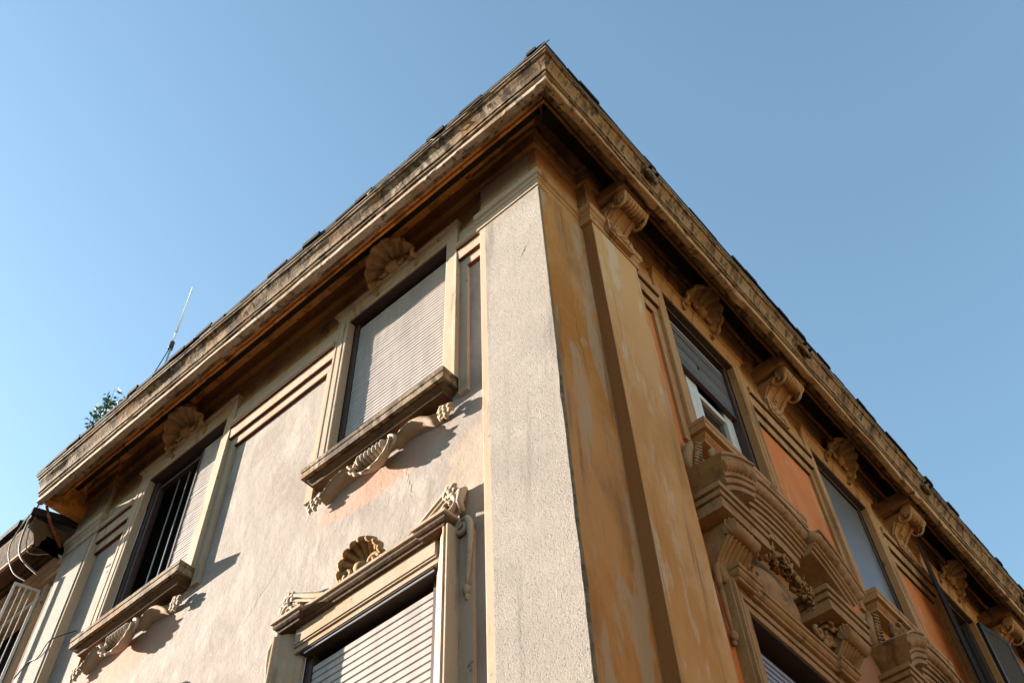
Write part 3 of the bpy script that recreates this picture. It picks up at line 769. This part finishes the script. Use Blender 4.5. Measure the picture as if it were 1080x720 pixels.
# ---- great arched pediments over the lower windows of the shaded side
PC = [(.27,6.73),(.272,6.732),(.272,6.825),(.255,6.829),(.254,6.838),(.284,6.842),(.286,6.885),(.270,6.890),(.268,6.898),(.300,6.902),(.303,6.945),(.285,6.955),(.26,6.965)]
AR = 1.63; AZ = 7.62-AR; AH = math.asin(1.09/AR)
def aext(th): return .075 if abs(AR*sin(th)) > .50 else 0.0
def block_mb(s_):
    b = MB(); a, c = s_*.44, s_*1.07; u0, u1 = min(a,c), max(a,c); rows = []
    for (d, z) in PC:
        e = d-.27
        rows.append([(u0-e, -.01, z),(u0-e, d, z),((u0+u1)/2, d, z),(u1+e, d, z),(u1+e, -.01, z)])
    b.grid(rows, False)
    for row in (rows[0], rows[-1]):
        m = len(b.v); b.v += row; b.f.append(tuple(range(m, m+5))); b.sm.append(False)
    return b
def arc_sweep(b, prof, half, n=44, extra=True):
    """prof [(d, r below the top edge)] swept along the segmental arch, breaking forward over the blocks"""
    ths = []
    for i in range(n+1): ths.append(-half + 2*half*i/n)
    tb = math.asin(.50/AR)
    if extra and half > tb: ths += [-tb-.0008, -tb+.0008, tb-.0008, tb+.0008]
    ths.sort(); rows = []
    for th in ths:
        ex = aext(th) if extra else 0
        rows.append([((AR-r)*sin(th), d+(ex if d > .03 else 0), AZ+(AR-r)*cos(th)) for d, r in prof])
    b.grid(rows, False)
    for row in (rows[0], rows[-1]):
        m = len(b.v); b.v += row; b.f.append(tuple(range(m, m+len(row)))); b.sm.append(False)
def pediment_mb():
    b = MB()
    arc_sweep(b, [(.0,.27),(.200,.268),(.203,.232),(.190,.228),(.189,.220),(.222,.216),(.225,.180),(.212,.176),(.211,.168),(.236,.164),(.240,.150),(.243,.13),(.262,.075),(.278,.045),(.284,.030),(.276,.024),(.298,.020),(.300,0),(.0,-.02)], AH)
    tb = math.asin(.46/AR)
    arc_sweep(b, [(.0,.44),(.165,.438),(.168,.345),(.155,.341),(.154,.332),(.185,.328),(.188,.290),(.17,.272),(0,.271)], tb, 24, False)
    return b
def roll_mb():
    """leaf-carved roll lying in the hollow of the arch"""
    b = MB(); pts = []; rad = []; n = 130
    for i in range(n+1):
        th = (-1+2*i/n)*AH*.99; rr = AR-.082
        pts.append((rr*sin(th), .236+aext(th), AZ+rr*cos(th))); rad.append(.046 + .016*abs(sin(i*.62)))
    b.tube(pts, rad, 9); return b
def crest_mb(s_):
    """one half of the carved crest on top of the pediment: climbing scroll, leaves and curls"""
    b = MB(); rnd = random.Random(3)
    for k in range(15):
        t = k/14; u = s_*(.16+.74*t); th = math.asin(abs(u)/AR); z = AZ+AR*cos(th)
        for q in range(2):
            a = rnd.uniform(.5,2.6)
            p0 = Vector((u, .22, z-.01)); d = Vector((cos(a)*.6, rnd.uniform(-.2,.5), 1)).normalized()*rnd.uniform(.06,.11)
            b.tube([tuple(p0), tuple(p0+d*.5+Vector((0,.02,0))), tuple(p0+d)], [.022,.030,.008], 6, .6)
    b.tube(curl_pts(s_*.84,.22,7.42,.085,1.4,pi*.5,-s_,24,.01,.2), [.030-.0008*q for q in range(25)], 7)
    b.tube(curl_pts(s_*.60,.22,7.60,.065,1.3,pi*.9,s_,24,.01,.2), [.024-.0006*q for q in range(25)], 7)
    P = [(s_*1.0,.05,7.24),(s_*1.04,.06,7.36),(s_*1.0,.07,7.50),(s_*.93,.07,7.62),(s_*.88,.06,7.72)]
    b.tube(P, [.03,.05,.045,.035,.02], 8)
    b.tube([(p[0]-s_*.09,p[1]+.02,p[2]+.01) for p in P], [.02,.03,.03,.025,.015], 8)
    for k in range(9):
        t = k/8; b.tube([(s_*(1.02-.13*t), .10, 7.30+.38*t), (s_*(.92-.10*t), .12, 7.33+.36*t)], .014, 5)
    return b
def palmette_mb():
    b = MB()
    for k in range(11):
        a = pi*(.08+.84*k/10)
        b.tube([(cos(a)*.04,.23,7.63+sin(a)*.03),(cos(a)*.10,.27,7.64+sin(a)*.09),(cos(a)*.15,.25,7.64+sin(a)*.14)], [.016,.024,.009], 6, .7)
    b.blob((0,.25,7.65),.045,7,1,1,1,.3)
    return b
def tymp_mb():
    """carved garland hanging under the arch"""
    b = MB(); rnd = random.Random(11)
    for k in range(60):
        t = k/59; th = -1.15 + 2.3*t
        u = .62*sin(th)/sin(1.15); z = 6.60 + .42*cos(th*1.2)
        for q in range(5):
            c_ = Vector((u+rnd.uniform(-.045,.045), .10+rnd.uniform(-.03,.07), z+rnd.uniform(-.05,.05)))
            if q % 2: b.blob(tuple(c_), rnd.uniform(.016,.028), 5, rnd.uniform(.8,1.4), 1, rnd.uniform(.8,1.2), .7, k*5+q)
            else:
                d = Vector((rnd.gauss(0,1), rnd.gauss(.3,.5), rnd.gauss(0,1))).normalized()*.045
                b.tube([tuple(c_-d), tuple(c_+Vector((0,.012,0))), tuple(c_+d)], [.006,.020,.004], 5, .5)
    return b
def tymp_rose_mb(s_):
    b = MB(); rosette(b, s_*.62,.09,6.62,.075,s_); b.tube(curl_pts(s_*.46,.09,6.60,.06,1.3,pi*.5,s_,20,.02,.2), .020, 6); b.blob((s_*.54,.09,6.54),.04,6,1,1,1,.6,s_); return b
def cartouche_mb():
    b = MB(); b.blob((0,.02,6.72),.25,12,1.45,.26,.80,.03); return b
def ped_console_mb(s_):
    b = MB(); side = []
    for q in range(25):
        t = q/24; side.append((.055+.185*(1-t)**.9+.040*sin(pi*2*t+.2), 6.725-.42*t))
    for k in range(6):   # fluted leaf
        u0 = s_*.80 - .14 + k*.0467; rows = []
        for (o, z) in side:
            rows.append([(u0, 0, z),(u0, o-.016, z),(u0+.012, o+.006, z),(u0+.0235, o+.014, z),(u0+.035, o+.006, z),(u0+.0467, o-.016, z),(u0+.0467, 0, z)])
        b.grid(rows, True)
    b.tube([(s_*.80-.16,.225,6.64),(s_*.80+.16,.225,6.64)], .060, 14)
    for q in (-1,1): b.tube(curl_pts(s_*.80+q*.165,.225,6.64,.05,1.0,0,1,12,0,1), .006, 5)
    for z in (6.315,6.35): b.tube([(s_*.80-.155,.055,z),(s_*.80+.155,.055,z)], .026, 8)
    for q in (-1,1):
        pts = [(s_*.80+q*.146, o*.93, z) for o, z in side]; b.tube(pts, .013, 6, up=(1,0,0))
    return b
def b_lower_frame_mb(hw=.645):
    b = MB(); zt = LOW_T
    prof = [(0,-.02),(0,.060),(.004,.066),(.055,.067),(.060,.048),(.066,.048),(.070,.078),(.105,.079),(.109,.070),(.150,.071),(.158,.095),(.185,.097),(.190,.066),(.205,.066),(.208,.080),(.222,.080),(.230,0)]
    b.frame(-hw, hw, LOW_B, zt, prof)
    pc = [(.085,zt+.14),(.10,zt+.145),(.104,zt+.165),(.115,zt+.17),(.128,zt+.185),(.132,zt+.212),(.145,zt+.218),(.147,zt+.24),(.05,zt+.25)]
    b.ret(-hw+.02, hw-.02, pc, False, False, base=-.01)
    for s_ in (-1,1):
        a, c = s_*(hw-.04), s_*(hw+.155)
        b.ret(min(a,c), max(a,c), [(d+.03, z) for d, z in pc], True, True, base=-.01)
    return b
for i, u in enumerate(BW[:3]):
    u -= .02
    w = make_window(u, .645, BB, 'ochre_stone_dark', LOW_B, LOW_T, b_lower_frame_mb())
    guides(.645, LOW_B, LOW_T, BB, w, u, 'ochre_stone')
    slats_mb(-.57, .57, LOW_B, LOW_T-.16, .052, -.07, .018).build('roller_shutter', M['shutter_blue_grey'], BB, w, (u,0,0))
    pediment_mb().build('arched_pediment', M['ochre_stone_dark'], BB, w, (u,0,0))
    roll_mb().build('leaf_roll', M['ochre_stone_dark'], BB, w, (u,0,0))
    palmette_mb().build('palmette', M['ochre_stone_dark'], BB, w, (u,0,0))
    tymp_mb().build('carved_garland', M['ochre_stone_dark'], BB, w, (u,0,0))
    cartouche_mb().build('cartouche', M['ochre_stone_dark'], BB, w, (u,0,0))
    for s_ in (-1,1):
        block_mb(s_).build('pediment_block', M['ochre_stone_dark'], BB, w, (u,0,0))
        crest_mb(s_).build('carved_crest', M['ochre_stone_dark'], BB, w, (u,0,0))
        tymp_rose_mb(s_).build('rosette', M['ochre_stone_dark'], BB, w, (u,0,0))
        ped_console_mb(s_).build('pediment_console', M['ochre_stone_dark'], BB, w, (u,0,0))
        side_scroll_mb(s_).build('side_scroll', M['ochre_stone_dark'], BB, w, (u,0,0))

# ------------------------------------------------------------------ neighbour building at the far left
nb = thing('neighbouring_building', 'lower adjoining building with brown eaves and white framed window at the left edge', 'building', (-9.5,0,0))
def NB(p): return (p[0]+9.5, -p[1], p[2])
def nbuild(b, name, mat, par=None, **k): return b.build(name, M[mat], NB, par or nb, **k)
wall('wall', M['red_plaster'], -13, XL-.003, 0, 10.2, [(-8.75,-7.55,7.4,9.72)], lambda p: NB(Vector((p[0],p[1]-.10,p[2]))), nb)
b = MB(); b.ret(-13, XL-.004, [(-.06,9.72),(-.02,9.725),(-.018,9.80),(.02,9.805),(.03,9.86),(.05,9.87),(.07,9.90),(-.05,9.92)], False, False, base=-.12); nbuild(b, 'window_band', 'cream_stone')
b = MB(); b.ret(-13, -7.19, [(.0,9.93),(.05,9.935),(.06,9.99),(.10,10.0),(.11,10.05),(.27,10.06),(.275,9.98),(.305,9.97),(.31,9.87),(.34,9.85),(.38,9.86),(.385,9.90),(.43,10.0),(.47,10.10),(.48,10.12),(.48,10.19),(.0,10.25)], False, False, base=-.12); nbuild(b, 'cornice', 'dirt_and_shade')
b = MB(); b.ret(-13, -7.235, [(.375,9.845),(.392,9.843),(.394,9.868),(.38,9.87)], False, False, base=.36); nbuild(b, 'cornice_fillet', 'cream_stone')
b = MB(); u = -13
while u < -7.2:
    w_ = min(random.uniform(.2,.32), -7.185-u); z = 10.20 + random.uniform(-.01,.02); e = .53+random.uniform(-.02,.02)
    n = len(b.v); t = .10
    b.v += [(u,e,z),(u+w_,e,z),(u+w_,-.6,z+.4),(u,-.6,z+.4),(u,e,z+t),(u+w_,e,z+t),(u+w_,-.6,z+.4+t),(u,-.6,z+.4+t)]
    for f in ((0,1,2,3),(4,5,6,7),(0,1,5,4),(1,2,6,5),(2,3,7,6),(3,0,4,7)): b.f.append(tuple(n+q for q in f)); b.sm.append(False)
    u += w_+.003
nbuild(b, 'roof_tiles', 'tile')
b = MB(); b.frame(-8.75,-7.55,7.4,9.72,[(0,-.3),(0,-.06),(.09,-.055),(.10,-.10)]); nw = nbuild(b, 'window', 'cream_stone')
b = MB(); b.quad((-8.75,-.3,7.4),(-7.55,-.3,7.4),(-7.55,-.3,9.8),(-8.75,-.3,9.8)); nbuild(b, 'dark_room', 'interior', nw)
b = MB(); b.box(-8.75,-7.55,-.13,-.105,9.67,9.70); nbuild(b, 'white_rail', 'white_paint', nw)
# outward opening white framed shutter leaf
b = MB()
def T2(a, d, z): 
    an = radians(74); return (-7.56 - a*cos(an)*1.0 - d*sin(an), -.05 + a*sin(an) - d*cos(an), z)
def bx2(a0,a1,d0,d1,z0,z1,bb):
    n = len(bb.v)
    bb.v += [T2(a0,d0,z0),T2(a1,d0,z0),T2(a1,d1,z0),T2(a0,d1,z0),T2(a0,d0,z1),T2(a1,d0,z1),T2(a1,d1,z1),T2(a0,d1,z1)]
    for f in ((0,1,2,3),(4,5,6,7),(0,1,5,4),(1,2,6,5),(2,3,7,6),(3,0,4,7)): bb.f.append(tuple(n+q for q in f)); bb.sm.append(False)
bx2(0,.03,-.012,.012,7.45,9.66,b); bx2(.27,.30,-.012,.012,7.45,9.66,b); bx2(.03,.27,-.012,.012,9.63,9.66,b); bx2(.03,.27,-.012,.012,7.45,7.48,b)
for a in (.09,.15,.21): bx2(a,a+.010,-.008,.008,7.48,9.63,b)
nbuild(b, 'white_shutter_leaf', 'white_paint', nw)

# ------------------------------------------------------------------ loose cables between the two cornices
def cable_obj(name, pts, r, mat, label, cat='cable', group=None):
    b = MB(); fine = []
    P = [Vector(p) for p in pts]
    for i in range(len(P)-1):
        p0 = P[max(i-1,0)]; p1 = P[i]; p2 = P[i+1]; p3 = P[min(i+2,len(P)-1)]
        for q in range(8):
            t = q/8
            fine.append(tuple(.5*((2*p1)+(-p0+p2)*t+(2*p0-5*p1+4*p2-p3)*t*t+(-p0+3*p1-3*p2+p3)*t**3)))
    fine.append(tuple(P[-1]))
    b.tube(fine, r, 6); o = b.build(name, mat, FW); return tag(o, label, cat, group)


tag_ = None
# thin cable crossing the far pilaster
cable_obj('wall_cable', [(-7.06,-.03,8.18),(-6.9,-.02,8.30),(-6.7,-.02,8.27),(-6.56,-.02,8.40),(-6.30,.09,8.44)], .006, M['cable_black'], 'thin dark wire sagging across the far left pilaster')
for k, (pts, r, lab) in enumerate([
    ([(-7.30,-.52,10.28),(-7.52,-.50,9.95),(-7.45,-.38,9.62),(-7.28,-.25,9.45)], .008, 'outermost pale cable bowing left between the two eaves'),
    ([(-7.22,-.50,10.42),(-7.30,-.50,10.1),(-7.32,-.42,9.75),(-7.16,-.20,9.50)], .012, 'thickest pale cable hanging beside the cornice end'),
    ([(-7.20,-.48,10.36),(-7.24,-.46,10.0),(-7.22,-.38,9.75),(-7.05,-.22,9.72)], .006, 'short pale cable curling back under the cornice end')]):
    cable_obj('cable', pts, r, M['cable'], lab, 'cable', 'loose cables between the two eaves')
b = MB(); b.tube([(-7.19,-.42,10.42),(-7.16,-.30,10.2),(-7.12,-.10,9.95)], .020, 8); o = b.build('conduit', weathered('rust_red', (.28,.07,.035), [((.5,.4,.36),8,V3,.5,.7,.7,3)]), FW)
tag(o, 'short red and grey conduit at the far left end of the cornice', 'pipe')
b = MB(); rnd = random.Random(2); pts = []
for i in range(60):
    x = -1.6 + i*.04; pts.append((x, -.672-.004*sin(i*.9), 10.772+.012*noise.noise(Vector((i*.35,0,0)))-(.05 if 22<i<27 else 0)))
b.tube(pts, .006, 5); tag(b.build('wire', M['cable'], FW), 'thin pale wire lying along the gutter edge near the corner', 'wire')

ant = thing('rooftop_antenna', 'white rod antenna on a pole standing above the left eaves', 'antenna', (-5.72,-.30,10.9))
def AN(p): return (p[0], p[1], p[2])
b = MB(); b.tube([(0,0,0),(-.02,0,1.15),(-.035,0,1.55)], .015, 8); b.build('mast', M['rail_metal'], AN, ant)
b = MB(); b.tube([(-.04,0,1.45),(-.045,0,1.60)], .032, 8); b.tube([(-.02,.0,1.50),(-.09,-.0,1.55)], .02, 6); b.build('clamp', M['dark_frame'], AN, ant)
b = MB(); b.tube([(-.045,0,1.60),(-.05,0,1.80)], .017, 8); b.tube([(-.05,0,1.80),(-.09,0,2.95)], .016, 8); b.build('rod', M['fibreglass'], AN, ant)
b = MB(); b.tube([(-.08,0,1.48),(-.25,.0,1.1),(-.42,.0,.72),(-.5,.0,.25),(-.52,.0,.0)], .007, 5); b.build('lead_wire', M['cable_black'], AN, ant)

bush = thing('roof_weed', 'small green shrub sprouting from the roof tiles at the left eaves', 'plant', (-6.40,-.52,11.0))
rnd = random.Random(5); b = MB(); lf = MB()
for k in range(26):
    x = rnd.gauss(0,.24); y = rnd.uniform(-.08,.2); h = max(.10, .62*math.exp(-(x/.4)**2)+rnd.uniform(-.12,.10))
    tip = (x+rnd.uniform(-.12,.12), y-.03, h)
    b.tube([(x*.8,y,-.02),((x+tip[0])/2,y,h*.55),tip], [.006,.004,.002], 4)
    for q in range(16):
        t = rnd.uniform(.2,1.05); c_ = Vector((x*.8+(tip[0]-x*.8)*t+rnd.gauss(0,.04), y+rnd.gauss(0,.04), h*t+rnd.gauss(0,.035)))
        a = Vector((rnd.gauss(0,1),rnd.gauss(0,1),rnd.gauss(0,.7))).normalized()*rnd.uniform(.026,.05); n_ = a.cross(Vector((rnd.gauss(0,1),rnd.gauss(0,1),rnd.gauss(0,1)))).normalized()*.018
        lf.quad(tuple(c_-a), tuple(c_+n_), tuple(c_+a), tuple(c_-n_))
b.build('stems', M['dark_wood'], AN, bush); o = lf.build('foliage', M['leaf'], AN, bush)

# carved masks on the upper cornice moulding of the shaded side
for u in BC:
    b = MB(); u += .0
    b.blob((u,.655,10.68),.060,8,1.5,.6,1.0,.5,u); b.blob((u-.07,.67,10.64),.035,7,1,.8,1,.4,u+1); b.blob((u+.07,.66,10.64),.035,7,1,.8,1,.4,u+2)
    p_ = b.build('carved_mask', M['cornice_stone'], FB, bld)
    b = MB(); b.blob((u-.055,.70,10.70),.022,7); b.blob((u+.055,.70,10.70),.022,7); b.build('eye_hollow', M['interior'], FB, p_)

# ------------------------------------------------------------------ unseen houses added across the streets to bounce warm light and block low sky
def house(name, label, x0, x1, y0, y1, h, mat, face, cols, rows_):
    t = thing(name, label, 'building', ((x0+x1)/2, (y0+y1)/2, 0))
    def Q(p): return (p[0]-(x0+x1)/2, p[1]-(y0+y1)/2, p[2])
    b = MB(); b.box(x0,x1,y0,y1,0,h); b.build('wall', mat, Q, t)
    b = MB(); b.box(x0-.4,x1+.4,y0-.4,y1+.4,h+.003,h+.35); b.build('eaves', M['stained_shaded_soffit'], Q, t)
    for i in range(cols):
        for j in range(rows_):
            z = 1.2+3.6*j
            if face == 'x': c = y0+(y1-y0)*(i+.5)/cols; b = MB(); b.box(x0-.05,x0-.002,c-.6,c+.6,z,z+2.0)
            else: c = x0+(x1-x0)*(i+.5)/cols; b = MB(); b.box(c-.6,c+.6,y1+.002,y1+.05,z,z+2.0)
            b.build('shutter', M['dark_wood'], Q, t)
house('added_house', 'unseen ochre plastered house added to bounce warm light onto the shaded facade', 9.5, 19, -2, 30, 9, weathered('facing_ochre', (.55,.37,.20), [((.46,.28,.13),1,V3,.4,.7,.5,3)]), 'x', 7, 2)
house('added_house', 'unseen brown plastered house added to block low sky from the sunny facade', -30, 0, -24, -12, 11, weathered('facing_brown', (.45,.33,.22), [((.38,.26,.16),1,V3,.4,.7,.5,3)]), 'y', 7, 2)

# ------------------------------------------------------------------ ground
b = MB(); b.v += [(-300,-300,0),(300,-300,0),(300,300,0),(-300,300,0)]; b.f.append((0,1,2,3)); b.sm.append(False)
g = b.build('ground', M['paving'], FW); g['kind'] = 'structure'

# ------------------------------------------------------------------ camera
R_ = ((0.7551882764786286, 0.6546408610640465, -0.03370474884288713), (-0.5447924771830829, 0.5982119370076234, -0.5876594551492448), (-0.364543308639671, 0.4621556247054783, 0.8084060580420773))
cd = bpy.data.cameras.new('camera'); cd.sensor_width = 36; cd.lens = 36.0952; cd.clip_end = 1000; cd.clip_start = .05
cam = bpy.data.objects.new('camera', cd); COL.objects.link(cam); S.camera = cam
r_, d_, f_ = [Vector(x) for x in R_]
mw = Matrix(((r_.x,-d_.x,-f_.x,2.417895),(r_.y,-d_.y,-f_.y,-3.579970),(r_.z,-d_.z,-f_.z,1.6),(0,0,0,1)))
cam.matrix_world = mw
# ------------------------------------------------------------------ light
sunv = Vector((-3.3,-1.0,.98)).normalized()
el = math.asin(sunv.z)
sd = bpy.data.lights.new('sun', 'SUN'); sd.energy = 5.0; sd.angle = radians(.5); sd.color = (1,.90,.78)
so = bpy.data.objects.new('sun', sd); COL.objects.link(so); so.rotation_euler = sunv.to_track_quat('Z','Y').to_euler()
w = bpy.data.worlds.new('World'); S.world = w; w.use_nodes = True; nt = w.node_tree
bg = nt.nodes['Background']; sky = nt.nodes.new('ShaderNodeTexSky'); sky.sky_type = 'NISHITA'; sky.sun_disc = False
sky.sun_elevation = el; sky.sun_rotation = math.atan2(sunv.x, sunv.y)
sky.air_density = 1.0; sky.dust_density = .5; sky.ozone_density = .9
nt.links.new(mixc(nt, 1.0, sky.outputs[0], (.93,1.035,.97), 'MULTIPLY'), bg.inputs[0]); bg.inputs[1].default_value = .069
vs = S.view_settings; vs.view_transform = 'Standard'; vs.look = 'None'; vs.gamma = 1; vs.exposure = 2.5; vs.use_curve_mapping = False
